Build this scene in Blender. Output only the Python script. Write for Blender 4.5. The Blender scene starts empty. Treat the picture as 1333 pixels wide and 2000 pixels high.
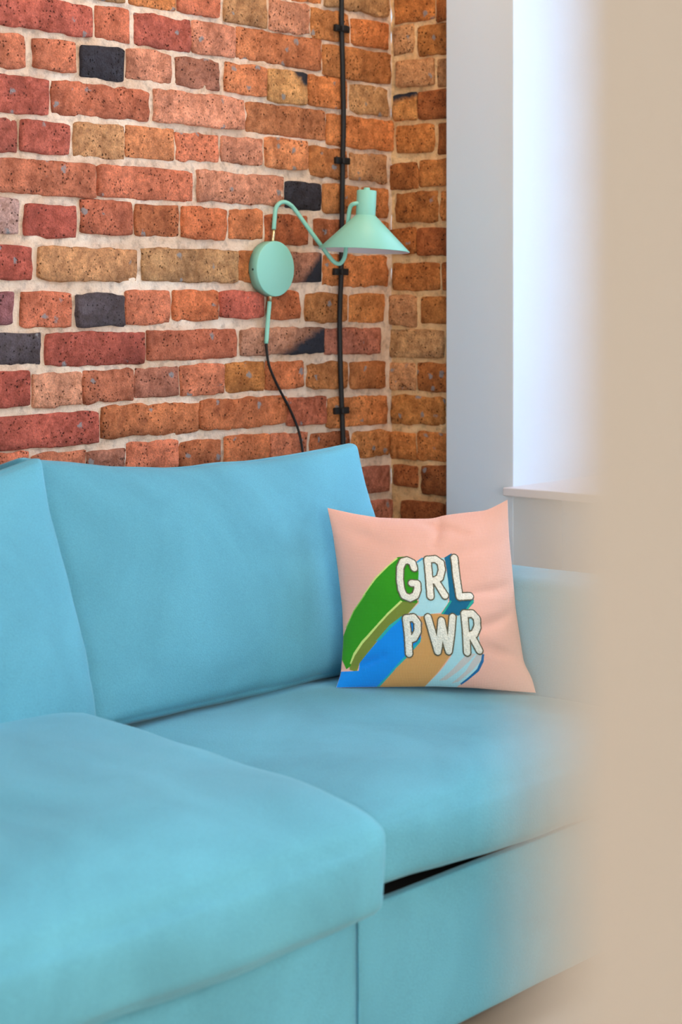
import bpy, bmesh, math, random
import numpy as np
from mathutils import Vector, Matrix, noise

random.seed(7)
C = bpy.context.scene.collection
scene = bpy.context.scene

# ---------------------------------------------------------------- camera
EYE_H = 1.14
cam_d = bpy.data.cameras.new('camera')
cam_d.sensor_fit = 'VERTICAL'
cam_d.sensor_height = 36.0
cam_d.lens = 63.9
cam_d.shift_y = -0.2025
cam_d.clip_start = 0.01
cam_d.dof.use_dof = True
cam_d.dof.focus_distance = 3.45
cam_d.dof.aperture_fstop = 4.3
cam = bpy.data.objects.new('camera', cam_d)
cam.location = (0, 0, EYE_H)
YAW = math.radians(40.514)
cam.rotation_euler = (math.pi/2, 0, YAW - math.pi/2)
C.objects.link(cam)
scene.camera = cam

# ---------------------------------------------------------------- world, lights, exposure
scene.view_settings.view_transform = 'Standard'
scene.view_settings.look = 'None'
scene.view_settings.gamma = 1.0
scene.view_settings.use_curve_mapping = False
scene.view_settings.exposure = 0.15
world = bpy.data.worlds.new('sky'); scene.world = world
world.use_nodes = True
bg = world.node_tree.nodes['Background']
bg.inputs[0].default_value = (0.72, 0.86, 1.0, 1); bg.inputs[1].default_value = 1.2

def area_light(name, loc, target, sx, sy, power, color):
    d = bpy.data.lights.new(name, 'AREA'); d.shape = 'RECTANGLE'
    d.size = sx; d.size_y = sy; d.energy = power; d.color = color
    o = bpy.data.objects.new(name, d); C.objects.link(o); o.location = loc
    o.rotation_euler = (Vector(target) - Vector(loc)).to_track_quat('-Z', 'Y').to_euler()
    return o
area_light('daylight_left_window', (-2.3, 0.6, 1.7), (2.0, 2.0, 0.7), 1.5, 1.6, 58, (0.70, 0.86, 1.0))
area_light('front_fill_light', (1.6, 0.22, 0.90), (1.9, 1.6, 0.38), 1.8, 0.6, 26, (1.0, 0.93, 0.84))  # unseen fill light, added to brighten the cushion fronts
area_light('ceiling_fill_light', (1.5, 1.1, 2.8), (2.2, 2.3, 1.1), 1.6, 0.8, 17, (0.84, 0.93, 1.0))  # added fill from above, cools the seat tops and washes the bricks
area_light('corner_downlight', (2.75, 1.9, 2.75), (2.95, 2.5, 1.0), 0.25, 0.25, 9, (1.0, 0.66, 0.34))
area_light('daylight_right_window', (4.4, 1.35, 1.65), (3.0, 1.85, 1.3), 1.2, 1.6, 70, (0.54, 0.72, 1.0))
area_light('doorway_fill_light', (-0.6, -1.8, 2.4), (0.1, 0.0, 1.1), 0.6, 0.6, 9, (1.0, 0.86, 0.70))  # unseen fill, added to light the partition edge beside the lens

# ---------------------------------------------------------------- helpers
def srgb(r, g, b):
    def f(c):
        c /= 255.0
        return c/12.92 if c <= 0.04045 else ((c+0.055)/1.055)**2.4
    return (f(r), f(g), f(b), 1.0)

def new_mat(name):
    m = bpy.data.materials.new(name); m.use_nodes = True
    nt = m.node_tree; b = nt.nodes['Principled BSDF']
    return m, nt, b

def node(nt, t, **kw):
    n = nt.nodes.new(t)
    for k, v_ in kw.items():
        setattr(n, k, v_)
    return n

def plain(name, col, rough=0.5, metal=0.0, bump=0.0, bscale=200.0, var=0.0, vscale=3.0):
    m, nt, b = new_mat(name)
    b.inputs['Roughness'].default_value = rough; b.inputs['Metallic'].default_value = metal
    tc = node(nt, 'ShaderNodeTexCoord')
    n = node(nt, 'ShaderNodeTexNoise'); n.inputs['Scale'].default_value = vscale; n.inputs['Detail'].default_value = 4
    nt.links.new(tc.outputs['Object'], n.inputs['Vector'])
    mx = node(nt, 'ShaderNodeMix', data_type='RGBA')
    mx.inputs[6].default_value = tuple(c*(1-var) for c in col[:3])+(1,)
    mx.inputs[7].default_value = tuple(min(1, c*(1+var)) for c in col[:3])+(1,)
    nt.links.new(n.outputs['Fac'], mx.inputs[0]); nt.links.new(mx.outputs[2], b.inputs['Base Color'])
    if bump > 0:
        n2 = node(nt, 'ShaderNodeTexNoise'); n2.inputs['Scale'].default_value = bscale; n2.inputs['Detail'].default_value = 3
        nt.links.new(tc.outputs['Object'], n2.inputs['Vector'])
        bp = node(nt, 'ShaderNodeBump'); bp.inputs['Strength'].default_value = bump; bp.inputs['Distance'].default_value = 0.002
        nt.links.new(n2.outputs['Fac'], bp.inputs['Height']); nt.links.new(bp.outputs['Normal'], b.inputs['Normal'])
    return m

def obj(name, me, mat=None, parent=None, loc=None, label=None, smooth=True):
    if mat is not None and len(me.materials) == 0:
        me.materials.append(mat)
    if smooth:
        me.shade_smooth()
    o = bpy.data.objects.new(name, me); C.objects.link(o)
    if parent is not None: o.parent = parent
    if loc is not None: o.location = loc
    if label: o['label'] = label
    return o

def mesh(name, verts, faces):
    me = bpy.data.meshes.new(name); me.from_pydata([tuple(p) for p in verts], [], faces); me.update()
    return me

def from_bm(name, bm):
    bmesh.ops.recalc_face_normals(bm, faces=bm.faces)
    me = bpy.data.meshes.new(name); bm.to_mesh(me); bm.free(); return me

def thing(name, loc, label, cat, group=None):
    o = bpy.data.objects.new(name, None); C.objects.link(o); o.location = loc; o.empty_display_size = 0.1
    o['label'] = label; o['category'] = cat
    if group: o['group'] = group
    return o

def tag(o, label, cat, group=None):
    o['label'] = label; o['category'] = cat
    if group: o['group'] = group
    return o

def structure(o):
    o['kind'] = 'structure'; return o

def add_box(bm, x0, x1, y0, y1, z0, z1, bevel=0.0, seg=2):
    r = bmesh.ops.create_cube(bm, size=1.0)
    for p in r['verts']:
        p.co = Vector(((x0+x1)/2 + p.co.x*(x1-x0), (y0+y1)/2 + p.co.y*(y1-y0), (z0+z1)/2 + p.co.z*(z1-z0)))
    if bevel > 0:
        es = list({e for p in r['verts'] for e in p.link_edges})
        bmesh.ops.bevel(bm, geom=es, offset=bevel, segments=seg, affect='EDGES', profile=0.5)

def box_mesh(name, *a, **k):
    bm = bmesh.new(); add_box(bm, *a, **k); return from_bm(name, bm)

def smooth_path(pts, n=6):
    P = [Vector(p) for p in pts]; out = []
    for i in range(len(P)-1):
        p0 = P[max(i-1, 0)]; p1 = P[i]; p2 = P[i+1]; p3 = P[min(i+2, len(P)-1)]
        for k in range(n):
            t = k/n
            out.append(0.5*((2*p1) + (p2-p0)*t + (2*p0-5*p1+4*p2-p3)*t*t + (3*p1-p0-3*p2+p3)*t**3))
    out.append(P[-1]); return out

def tube_mesh(name, pts, rad, seg=12, n=6):
    P = smooth_path(pts, n); verts = []; faces = []
    up = Vector((0, 1, 0.0)); 
    for i, p in enumerate(P):
        t = (P[min(i+1, len(P)-1)] - P[max(i-1, 0)]).normalized()
        a = up - t*up.dot(t)
        if a.length < 1e-4: a = Vector((1, 0, 0)) - t*t.x
        a.normalize(); b = t.cross(a); up = a
        for k in range(seg):
            g = 2*math.pi*k/seg
            verts.append(p + (a*math.cos(g) + b*math.sin(g))*rad)
    for i in range(len(P)-1):
        for k in range(seg):
            faces.append((i*seg+k, i*seg+(k+1) % seg, (i+1)*seg+(k+1) % seg, (i+1)*seg+k))
    faces.append(tuple(range(seg-1, -1, -1))); faces.append(tuple(range((len(P)-1)*seg, len(P)*seg)))
    return mesh(name, verts, faces)

def lathe_mesh(name, prof, seg=48, cap=False):
    verts = []; faces = []
    for r, z in prof:
        for k in range(seg):
            g = 2*math.pi*k/seg; verts.append((r*math.cos(g), r*math.sin(g), z))
    for i in range(len(prof)-1):
        for k in range(seg):
            faces.append((i*seg+k, i*seg+(k+1) % seg, (i+1)*seg+(k+1) % seg, (i+1)*seg+k))
    if cap:
        faces.append(tuple(range(seg-1, -1, -1))); faces.append(tuple(range((len(prof)-1)*seg, len(prof)*seg)))
    return mesh(name, verts, faces)

def edge_dense(n, k=0.75):
    out = []
    for i in range(n+1):
        t = -1 + 2*i/n
        out.append((1-k)*t + k*math.sin(t*math.pi/2))
    return out

def soft_box(name, hx, hy, hz, r, crown=(0, 0, 0), n=(26, 20, 14), warp=None, wrinkle=0.0, seed=0.0):
    """rounded, stuffed box centred on its origin; crown = how far each pair of faces bulges"""
    A = [edge_dense(k) for k in n]; h = (hx, hy, hz); bm = bmesh.new()
    def put(q):
        p = [q[i]*h[i] for i in range(3)]
        c = [max(-(h[i]-r), min(h[i]-r, p[i])) for i in range(3)]
        d = Vector([p[i]-c[i] for i in range(3)])
        if d.length > 1e-9: d = d.normalized()*r
        w = Vector(c) + d
        s = [max(0.0, 1-q[i]*q[i]) for i in range(3)]
        for i in range(3):
            j, k = (i+1) % 3, (i+2) % 3
            w[i] += crown[i]*q[i]*(s[j]*s[k])**0.6
        if wrinkle:
            e = Vector((w.x*5+seed, w.y*5, w.z*5+seed))
            w += d.normalized()*wrinkle*(noise.noise(e) + 0.5*noise.noise(e*2.3)) if d.length else Vector()
        if warp: w = warp(w, q)
        return w
    for ax in range(3):
        i, j = (ax+1) % 3, (ax+2) % 3
        for sgn in (-1, 1):
            g = []
            for u in A[i]:
                row = []
                for v_ in A[j]:
                    q = [0, 0, 0]; q[ax] = sgn; q[i] = u; q[j] = v_
                    row.append(bm.verts.new(put(q)))
                g.append(row)
            for a in range(len(A[i])-1):
                for b in range(len(A[j])-1):
                    f = [g[a][b], g[a+1][b], g[a+1][b+1], g[a][b+1]]
                    if sgn < 0: f.reverse()
                    bm.faces.new(f)
    bmesh.ops.remove_doubles(bm, verts=bm.verts, dist=1e-5)
    return from_bm(name, bm)

# ---------------------------------------------------------------- measured layout (metres)
WALL_BRICKS = {
 -1: [(2.797,3.030,1.804,1.866,'o'), (3.038,3.261,1.804,1.868,'t')],
 0: [(2.451,2.580,1.734,1.794,'o'), (2.587,2.703,1.735,1.798,'r'), (2.720,2.851,1.731,1.797,'t'), (2.860,2.988,1.731,1.796,'p'), (2.996,3.122,1.728,1.793,'o'), (3.131,3.261,1.728,1.787,'o')],
 1: [(2.104,2.355,1.655,1.714,'R'), (2.364,2.453,1.656,1.720,'r'), (2.466,2.621,1.655,1.719,'R'), (2.626,2.752,1.657,1.721,'p'), (2.757,3.026,1.658,1.724,'l'), (3.034,3.272,1.649,1.718,'o')],
 2: [(2.062,2.188,1.577,1.640,'r'), (2.208,2.310,1.583,1.640,'r'), (2.326,2.437,1.579,1.640,'d'), (2.447,2.567,1.585,1.645,'p'), (2.582,2.705,1.584,1.643,'m'), (2.722,2.847,1.584,1.646,'l'), (2.853,2.979,1.577,1.645,'c'), (2.986,3.113,1.578,1.646,'o'), (3.127,3.263,1.575,1.639,'t')],
 3: [(2.006,2.243,1.496,1.562,'R'), (2.254,2.507,1.504,1.564,'r'), (2.519,2.776,1.507,1.571,'p'), (2.788,3.041,1.505,1.568,'l'), (3.046,3.285,1.495,1.563,'o')],
 4: [(2.078,2.168,1.421,1.482,'R'), (2.179,2.297,1.426,1.484,'R'), (2.308,2.439,1.424,1.490,'t'), (2.442,2.575,1.432,1.493,'l'), (2.580,2.705,1.435,1.490,'r'), (2.712,2.840,1.437,1.491,'p'), (2.846,2.979,1.435,1.497,'l'), (2.990,3.113,1.424,1.486,'o'), (3.127,3.255,1.421,1.482,'t')],
 5: [(2.116,2.359,1.347,1.410,'r'), (2.368,2.628,1.351,1.411,'r'), (2.643,2.906,1.354,1.415,'p'), (2.909,3.029,1.349,1.407,'d'), (3.034,3.156,1.345,1.408,'o'), (3.168,3.261,1.342,1.407,'o')],
 6: [(2.067,2.172,1.273,1.336,'g'), (2.190,2.314,1.268,1.328,'R'), (2.327,2.459,1.278,1.341,'r'), (2.468,2.588,1.277,1.339,'q'), (2.596,2.724,1.275,1.339,'q'), (2.736,2.838,1.279,1.341,'q'), (2.847,2.984,1.271,1.333,'q'), (3.005,3.133,1.270,1.329,'q'), (3.141,3.257,1.266,1.329,'o')],
 7: [(1.978,2.201,1.187,1.247,'R'), (2.220,2.473,1.186,1.248,'t'), (2.486,2.759,1.188,1.252,'t'), (2.762,2.893,1.189,1.253,'o'), (2.904,3.025,1.190,1.253,'k'), (3.036,3.261,1.182,1.251,'o')],
 8: [(2.072,2.161,1.104,1.163,'G'), (2.178,2.299,1.099,1.162,'r'), (2.315,2.436,1.099,1.159,'e'), (2.443,2.564,1.102,1.167,'r'), (2.572,2.700,1.109,1.169,'q'), (2.708,2.840,1.112,1.168,'R'), (2.853,2.956,1.109,1.169,'q'), (2.977,3.113,1.103,1.165,'o'), (3.125,3.249,1.101,1.163,'o')],
 9: [(2.104,2.225,1.029,1.086,'e'), (2.240,2.493,1.024,1.086,'R'), (2.500,2.755,1.029,1.088,'r'), (2.771,3.034,1.033,1.088,'k'), (3.040,3.232,1.029,1.085,'m')],
 10: [(2.085,2.199,0.952,1.016,'R'), (2.206,2.328,0.949,1.010,'p'), (2.333,2.459,0.952,1.013,'r'), (2.468,2.588,0.956,1.014,'m'), (2.593,2.717,0.954,1.016,'r'), (2.724,2.844,0.957,1.018,'b'), (2.847,2.968,0.959,1.018,'q'), (2.981,3.115,0.954,1.010,'o'), (3.127,3.249,0.950,1.009,'o')],
 11: [(2.120,2.370,0.872,0.933,'R'), (2.379,2.644,0.881,0.940,'q'), (2.648,2.908,0.883,0.943,'q'), (2.913,3.041,0.877,0.936,'r'), (3.048,3.261,0.866,0.931,'o')],
 12: [(2.088,2.193,0.811,0.867,'r'), (2.206,2.336,0.801,0.859,'r'), (2.343,2.439,0.799,0.857,'m'), (2.446,2.587,0.806,0.867,'r'), (2.592,2.708,0.799,0.860,'q'), (2.722,2.856,0.801,0.864,'q'), (2.864,2.976,0.798,0.861,'r'), (2.992,3.125,0.794,0.856,'q'), (3.137,3.261,0.795,0.850,'o')],
 13: [(3.041,3.266,0.710,0.770,'m')],
 14: [(3.126,3.280,0.642,0.690,'m')],
}
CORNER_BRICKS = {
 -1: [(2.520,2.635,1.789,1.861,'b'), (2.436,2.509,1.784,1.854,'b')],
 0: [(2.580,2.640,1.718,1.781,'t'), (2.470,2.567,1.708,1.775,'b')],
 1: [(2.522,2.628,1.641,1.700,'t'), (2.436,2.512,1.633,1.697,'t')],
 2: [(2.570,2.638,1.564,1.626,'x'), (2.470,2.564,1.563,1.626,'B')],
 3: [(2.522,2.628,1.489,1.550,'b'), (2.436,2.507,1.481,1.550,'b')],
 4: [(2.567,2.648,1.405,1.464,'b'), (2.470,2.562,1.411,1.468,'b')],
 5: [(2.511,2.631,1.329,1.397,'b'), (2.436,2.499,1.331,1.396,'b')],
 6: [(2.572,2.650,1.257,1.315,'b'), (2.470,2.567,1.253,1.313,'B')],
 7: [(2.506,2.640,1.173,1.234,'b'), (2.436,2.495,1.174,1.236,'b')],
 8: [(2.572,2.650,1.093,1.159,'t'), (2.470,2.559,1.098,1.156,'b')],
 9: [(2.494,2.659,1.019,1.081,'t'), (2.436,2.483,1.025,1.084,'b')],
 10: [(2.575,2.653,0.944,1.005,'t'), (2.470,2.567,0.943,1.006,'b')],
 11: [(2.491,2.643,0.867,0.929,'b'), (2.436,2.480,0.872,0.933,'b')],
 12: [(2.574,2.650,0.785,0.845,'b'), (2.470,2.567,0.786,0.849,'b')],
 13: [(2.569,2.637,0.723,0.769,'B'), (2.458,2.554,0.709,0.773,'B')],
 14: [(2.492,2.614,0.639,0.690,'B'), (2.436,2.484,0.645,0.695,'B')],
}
PILLOW_EDGE = {
 'top': [[-0.0251,0.3245],[-0.0182,0.3229],[-0.0112,0.3214],[-0.0042,0.3198],[0.0027,0.3182],[0.0097,0.3167],[0.0166,0.3151],[0.0236,0.3137],[0.0306,0.3125],[0.0377,0.3113],[0.0447,0.3102],[0.0517,0.309],[0.0588,0.3079],[0.0658,0.3068],[0.0729,0.3061],[0.08,0.3058],[0.0871,0.3055],[0.0942,0.3053],[0.1014,0.305],[0.1085,0.3048],[0.1156,0.3046],[0.1227,0.3044],[0.1299,0.3042],[0.137,0.3042],[0.1441,0.3042],[0.1513,0.3042],[0.1584,0.3042],[0.1655,0.3045],[0.1725,0.3055],[0.1794,0.3072],[0.1862,0.3091],[0.1931,0.3108],[0.2002,0.3119],[0.2072,0.3128],[0.2143,0.3137],[0.2214,0.3146],[0.2284,0.3155],[0.2355,0.3163],[0.2426,0.317],[0.2497,0.3177],[0.2568,0.3185],[0.2638,0.3194],[0.2706,0.3211],[0.2772,0.3238],[0.2836,0.3269],[0.29,0.3301],[0.2963,0.3333],[0.3026,0.3367],[0.3089,0.34]],
 'bot': [[-0.0087,-0.0041],[-0.0013,-0.004],[0.0062,-0.0039],[0.0136,-0.0038],[0.0211,-0.0037],[0.0285,-0.0036],[0.036,-0.0035],[0.0434,-0.0035],[0.0509,-0.0034],[0.0583,-0.0033],[0.0657,-0.0032],[0.0732,-0.0031],[0.0806,-0.0031],[0.0881,-0.003],[0.0955,-0.0029],[0.103,-0.0029],[0.1104,-0.0028],[0.1179,-0.0027],[0.1253,-0.0027],[0.1327,-0.0026],[0.1402,-0.0025],[0.1476,-0.0025],[0.1551,-0.0024],[0.1625,-0.0023],[0.17,-0.0024],[0.1774,-0.0026],[0.1849,-0.0029],[0.1923,-0.0032],[0.1997,-0.0034],[0.2072,-0.0037],[0.2146,-0.004],[0.2221,-0.0043],[0.2295,-0.0045],[0.2369,-0.0049],[0.2444,-0.0053],[0.2518,-0.0059],[0.2592,-0.0065],[0.2666,-0.0071],[0.274,-0.0078],[0.2815,-0.0084],[0.2889,-0.009],[0.2963,-0.0096],[0.3037,-0.0102],[0.3111,-0.0108],[0.3186,-0.0112],[0.326,-0.0117],[0.3334,-0.0122],[0.3409,-0.0127],[0.3483,-0.0131]],
 'lef': [[-0.0087,-0.0041],[-0.0065,0.0025],[-0.0043,0.009],[-0.0022,0.0156],[-0.0006,0.0223],[0.0002,0.0292],[0.0007,0.0361],[0.0013,0.043],[0.0018,0.0499],[0.0023,0.0568],[0.0028,0.0637],[0.0034,0.0706],[0.0038,0.0775],[0.004,0.0844],[0.0038,0.0913],[0.0036,0.0982],[0.0034,0.1051],[0.0031,0.112],[0.0029,0.119],[0.0027,0.1259],[0.0024,0.1328],[0.0019,0.1397],[0.0012,0.1466],[0.0004,0.1535],[-0.0004,0.1603],[-0.0011,0.1672],[-0.0019,0.1741],[-0.0027,0.181],[-0.0034,0.1878],[-0.0042,0.1947],[-0.005,0.2016],[-0.0058,0.2085],[-0.0067,0.2153],[-0.0076,0.2222],[-0.0086,0.2291],[-0.0095,0.2359],[-0.0105,0.2428],[-0.0115,0.2496],[-0.0125,0.2565],[-0.0134,0.2633],[-0.0144,0.2702],[-0.0155,0.277],[-0.0167,0.2838],[-0.0181,0.2906],[-0.0195,0.2974],[-0.0209,0.3042],[-0.0223,0.3109],[-0.0237,0.3177],[-0.0251,0.3245]],
 'rig': [[0.3483,-0.0131],[0.3467,-0.0058],[0.3451,0.0014],[0.3433,0.0087],[0.3408,0.0156],[0.3377,0.0224],[0.3343,0.029],[0.3312,0.0358],[0.329,0.0428],[0.3278,0.0501],[0.3268,0.0575],[0.3259,0.0649],[0.325,0.0723],[0.3241,0.0797],[0.3233,0.0871],[0.3224,0.0945],[0.3215,0.1019],[0.3206,0.1093],[0.3198,0.1167],[0.3189,0.1241],[0.3181,0.1315],[0.3174,0.1389],[0.3169,0.1464],[0.3165,0.1538],[0.3161,0.1613],[0.3157,0.1687],[0.3153,0.1761],[0.3149,0.1836],[0.3145,0.191],[0.3141,0.1985],[0.3137,0.2059],[0.3132,0.2134],[0.3127,0.2208],[0.3122,0.2283],[0.3117,0.2357],[0.3112,0.2431],[0.3107,0.2506],[0.3102,0.258],[0.3098,0.2655],[0.3095,0.2729],[0.3094,0.2804],[0.3093,0.2878],[0.3092,0.2953],[0.3091,0.3027],[0.309,0.3102],[0.309,0.3176],[0.309,0.3251],[0.3089,0.3325],[0.3089,0.34]],
}
PILLOW_PRINT = [
 ('tan', [[0.4424,0.4023],[0.4908,0.3923],[0.6294,0.3923],[0.6494,0.3856],[0.5927,0.1736],[0.5225,0.0935],[0.4524,0.01],[0.4441,0.0],[0.1619,0.0],[0.197,0.0],[0.2521,0.0668],[0.3339,0.1519],[0.3823,0.2087],[0.414,0.2838]]),
 ('sky', [[0.4491,0.7045],[0.4858,0.7262],[0.6043,0.7229],[0.6027,0.6795],[0.6144,0.5426],[0.5943,0.4524],[0.5492,0.399],[0.4891,0.3907],[0.4391,0.3773],[0.3723,0.3973],[0.4324,0.4524],[0.4324,0.5025]]),
 ('sky', [[0.6444,0.3907],[0.7496,0.3873],[0.7529,0.2538],[0.7579,0.1753],[0.6694,0.1703],[0.6644,0.2487],[0.6694,0.1736],[0.7579,0.1753],[0.7746,0.187],[0.7679,0.1536],[0.7162,0.0902],[0.6561,0.0367],[0.6127,0.0083],[0.6043,0.0],[0.4441,0.0],[0.4524,0.0083],[0.5209,0.0835],[0.591,0.1636],[0.6294,0.3439]]),
 ('lilac', [[0.6795,0.1786],[0.7295,0.182],[0.6828,0.1369],[0.6127,0.0818],[0.5476,0.0334],[0.5125,0.0284],[0.576,0.0851]]),
 ('lilac', [[0.7346,0.1803],[0.773,0.1836],[0.7579,0.1519],[0.6878,0.0885],[0.611,0.0267],[0.576,0.0167],[0.6494,0.0818]]),
 ('skyline', [[0.6043,0.7229],[0.6194,0.7212],[0.4758,0.7245],[0.4441,0.6978],[0.4491,0.6912],[0.4841,0.7145]]),
 ('olive', [[0.3306,0.4725],[0.4324,0.4624],[0.3723,0.3973],[0.3322,0.3773],[0.2705,0.3356],[0.1937,0.2487],[0.0968,0.1285],[0.0851,0.0835],[0.0467,0.0952],[0.0401,0.1302],[0.172,0.3255]]),
 ('green', [[0.3456,0.7262],[0.389,0.7312],[0.4508,0.6811],[0.4491,0.6277],[0.4224,0.4524],[0.3389,0.4624],[0.2654,0.404],[0.182,0.3255],[0.1018,0.2404],[0.0584,0.1569],[0.0501,0.1152],[0.0284,0.0985],[0.0,0.1536],[0.0,0.2771],[0.02,0.3222],[0.0684,0.414],[0.1369,0.5025],[0.207,0.5943],[0.2838,0.6711]]),
 ('blue', [[0.3322,0.3773],[0.3907,0.3823],[0.4424,0.3422],[0.4257,0.2454],[0.3823,0.1987],[0.3489,0.1586],[0.3022,0.1135],[0.2504,0.0484],[0.2104,0.0],[0.197,0.0],[0.0,0.0],[0.0,0.025],[0.0,0.0885],[0.0935,0.0885],[0.0968,0.1285],[0.1987,0.2538],[0.2705,0.3306]]),
 ('turq', [[0.4324,0.2654],[0.4257,0.2371],[0.3489,0.1519],[0.2821,0.0902],[0.217,0.0],[0.202,0.0],[0.2738,0.0935],[0.3439,0.1653],[0.4023,0.2321]]),
 ('teal', [[0.6043,0.7229],[0.6494,0.7429],[0.6544,0.6411],[0.6578,0.4791],[0.7446,0.4808],[0.7429,0.4524],[0.6895,0.399],[0.6477,0.379],[0.5492,0.3923],[0.6027,0.4524],[0.6093,0.5426],[0.6077,0.6461]]),
 ('jade', [[0.6093,0.4691],[0.6177,0.4608],[0.5643,0.3923],[0.5492,0.3923]]),
 ('jade', [[0.7329,0.4691],[0.7479,0.4658],[0.6945,0.399],[0.6745,0.389]]),
 ('turq', [[0.3306,0.3806],[0.3372,0.3723],[0.2705,0.3189],[0.2037,0.2487],[0.1803,0.2437],[0.2604,0.3306]]),
 ('navy', [[0.7629,0.1836],[0.7746,0.182],[0.7646,0.1436],[0.7212,0.0868],[0.6561,0.0334],[0.626,0.0117],[0.621,0.0184],[0.6561,0.0467],[0.7145,0.0985],[0.7529,0.1519]]),
 ('lime', [[0.3372,0.7212],[0.3456,0.7162],[0.2855,0.6678],[0.212,0.5943],[0.1419,0.5092],[0.1235,0.4875],[0.1219,0.4925],[0.2037,0.5977],[0.2821,0.6728]]),
 ('lime2', [[0.1352,0.5025],[0.1419,0.5025],[0.0684,0.4124],[0.02,0.3239],[0.015,0.3239],[0.0634,0.4157]]),
 ('lime', [[0.3322,0.4674],[0.3422,0.4608],[0.2638,0.394],[0.1903,0.3189],[0.1119,0.2337],[0.0701,0.1686],[0.0518,0.1252],[0.0451,0.1285],[0.0618,0.182],[0.1035,0.2454],[0.1853,0.3289],[0.2571,0.4023]]),
]
PILLOW_LETTERS = {
 'G': [[[0.4274,0.6578],[0.4224,0.6912],[0.3957,0.7062],[0.3706,0.6978],[0.3506,0.6594],[0.3406,0.586],[0.3422,0.5292],[0.3539,0.4925],[0.3856,0.4791],[0.4174,0.4942],[0.4324,0.5292],[0.4341,0.5643],[0.404,0.5659]]],
 'R': [[[0.5075,0.7095],[0.5008,0.4908]],[[0.5092,0.7129],[0.5526,0.7179],[0.5793,0.6928],[0.581,0.6494],[0.5643,0.6027],[0.5359,0.586],[0.5092,0.5843]],[[0.5392,0.5843],[0.5626,0.5359],[0.5826,0.4958]]],
 'L': [[[0.6594,0.7129],[0.6578,0.5993],[0.6644,0.4841]],[[0.6644,0.4841],[0.7245,0.4891]]],
 'P': [[[0.3539,0.3623],[0.3639,0.1753]],[[0.3539,0.3656],[0.3957,0.3706],[0.4157,0.3422],[0.4124,0.2938],[0.3923,0.2604],[0.3589,0.2471]]],
 'W': [[[0.4758,0.3706],[0.4958,0.2755],[0.5192,0.187]],[[0.5192,0.187],[0.5342,0.2671],[0.5492,0.3539]],[[0.5492,0.3539],[0.5593,0.2671],[0.5793,0.1903]],[[0.5793,0.1903],[0.596,0.2771],[0.6127,0.3706]]],
 'R2': [[[0.6811,0.3856],[0.6795,0.1853]],[[0.6811,0.389],[0.7279,0.3907],[0.7513,0.3656],[0.7496,0.3239],[0.7279,0.2838],[0.6845,0.2671]],[[0.7112,0.2688],[0.7329,0.2287],[0.7479,0.2003]]],
}
LAMP_LOWER = [(2.8466, 2.632, 1.1542), (2.8426, 2.632, 1.1236), (2.8386, 2.632, 1.091), (2.8354, 2.632, 1.0572)]
LAMP_UPPER = [(2.8563, 2.632, 1.2767), (2.8587, 2.632, 1.3008), (2.8619, 2.632, 1.3261), (2.8652, 2.632, 1.3448), (2.8727, 2.63, 1.356), (2.8857, 2.627, 1.3603), (2.8993, 2.623, 1.3558), (2.9124, 2.62, 1.3452), (2.9354, 2.605, 1.3091), (2.9602, 2.59, 1.2718), (2.9802, 2.578, 1.2421), (2.9879, 2.57, 1.231), (2.9939, 2.562, 1.2288), (2.9977, 2.555, 1.2365), (2.9987, 2.55, 1.2509), (2.992, 2.54, 1.2893), (2.9854, 2.53, 1.3274), (2.9829, 2.525, 1.3437), (2.9821, 2.52, 1.3523), (2.9828, 2.512, 1.3564), (2.9893, 2.506, 1.3576)]
LAMP_CORD = [(2.8354, 2.632, 1.0594), (2.8362, 2.632, 1.0474), (2.841, 2.632, 1.0201), (2.8523, 2.632, 0.9947), (2.8765, 2.632, 0.9589), (2.9076, 2.632, 0.918), (2.9285, 2.63, 0.8817), (2.9396, 2.628, 0.8513), (2.9445, 2.625, 0.8178), (2.9473, 2.62, 0.779), (2.9523, 2.62, 0.712), (2.9523, 2.62, 0.6008)]
CABLE = [(3.0851, 2.634, 1.9227), (3.0851, 2.634, 1.8428), (3.0851, 2.634, 1.7559), (3.0886, 2.634, 1.6603), (3.0913, 2.634, 1.5576), (3.0886, 2.634, 1.4613), (3.086, 2.634, 1.34), (3.0834, 2.634, 1.2131), (3.0781, 2.634, 1.1115), (3.0807, 2.634, 0.9973), (3.086, 2.634, 0.9034), (3.0904, 2.634, 0.814), (3.0939, 2.634, 0.6764), (3.0939, 2.634, 0.3903)]
CLIPS = [(3.0869, 2.634, 1.7561), (3.0886, 2.634, 1.4613), (3.0834, 2.634, 1.2131), (3.086, 2.634, 0.9034)]
LAMP_PLATE = [(2.8502, 2.619, 1.2163)]
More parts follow.
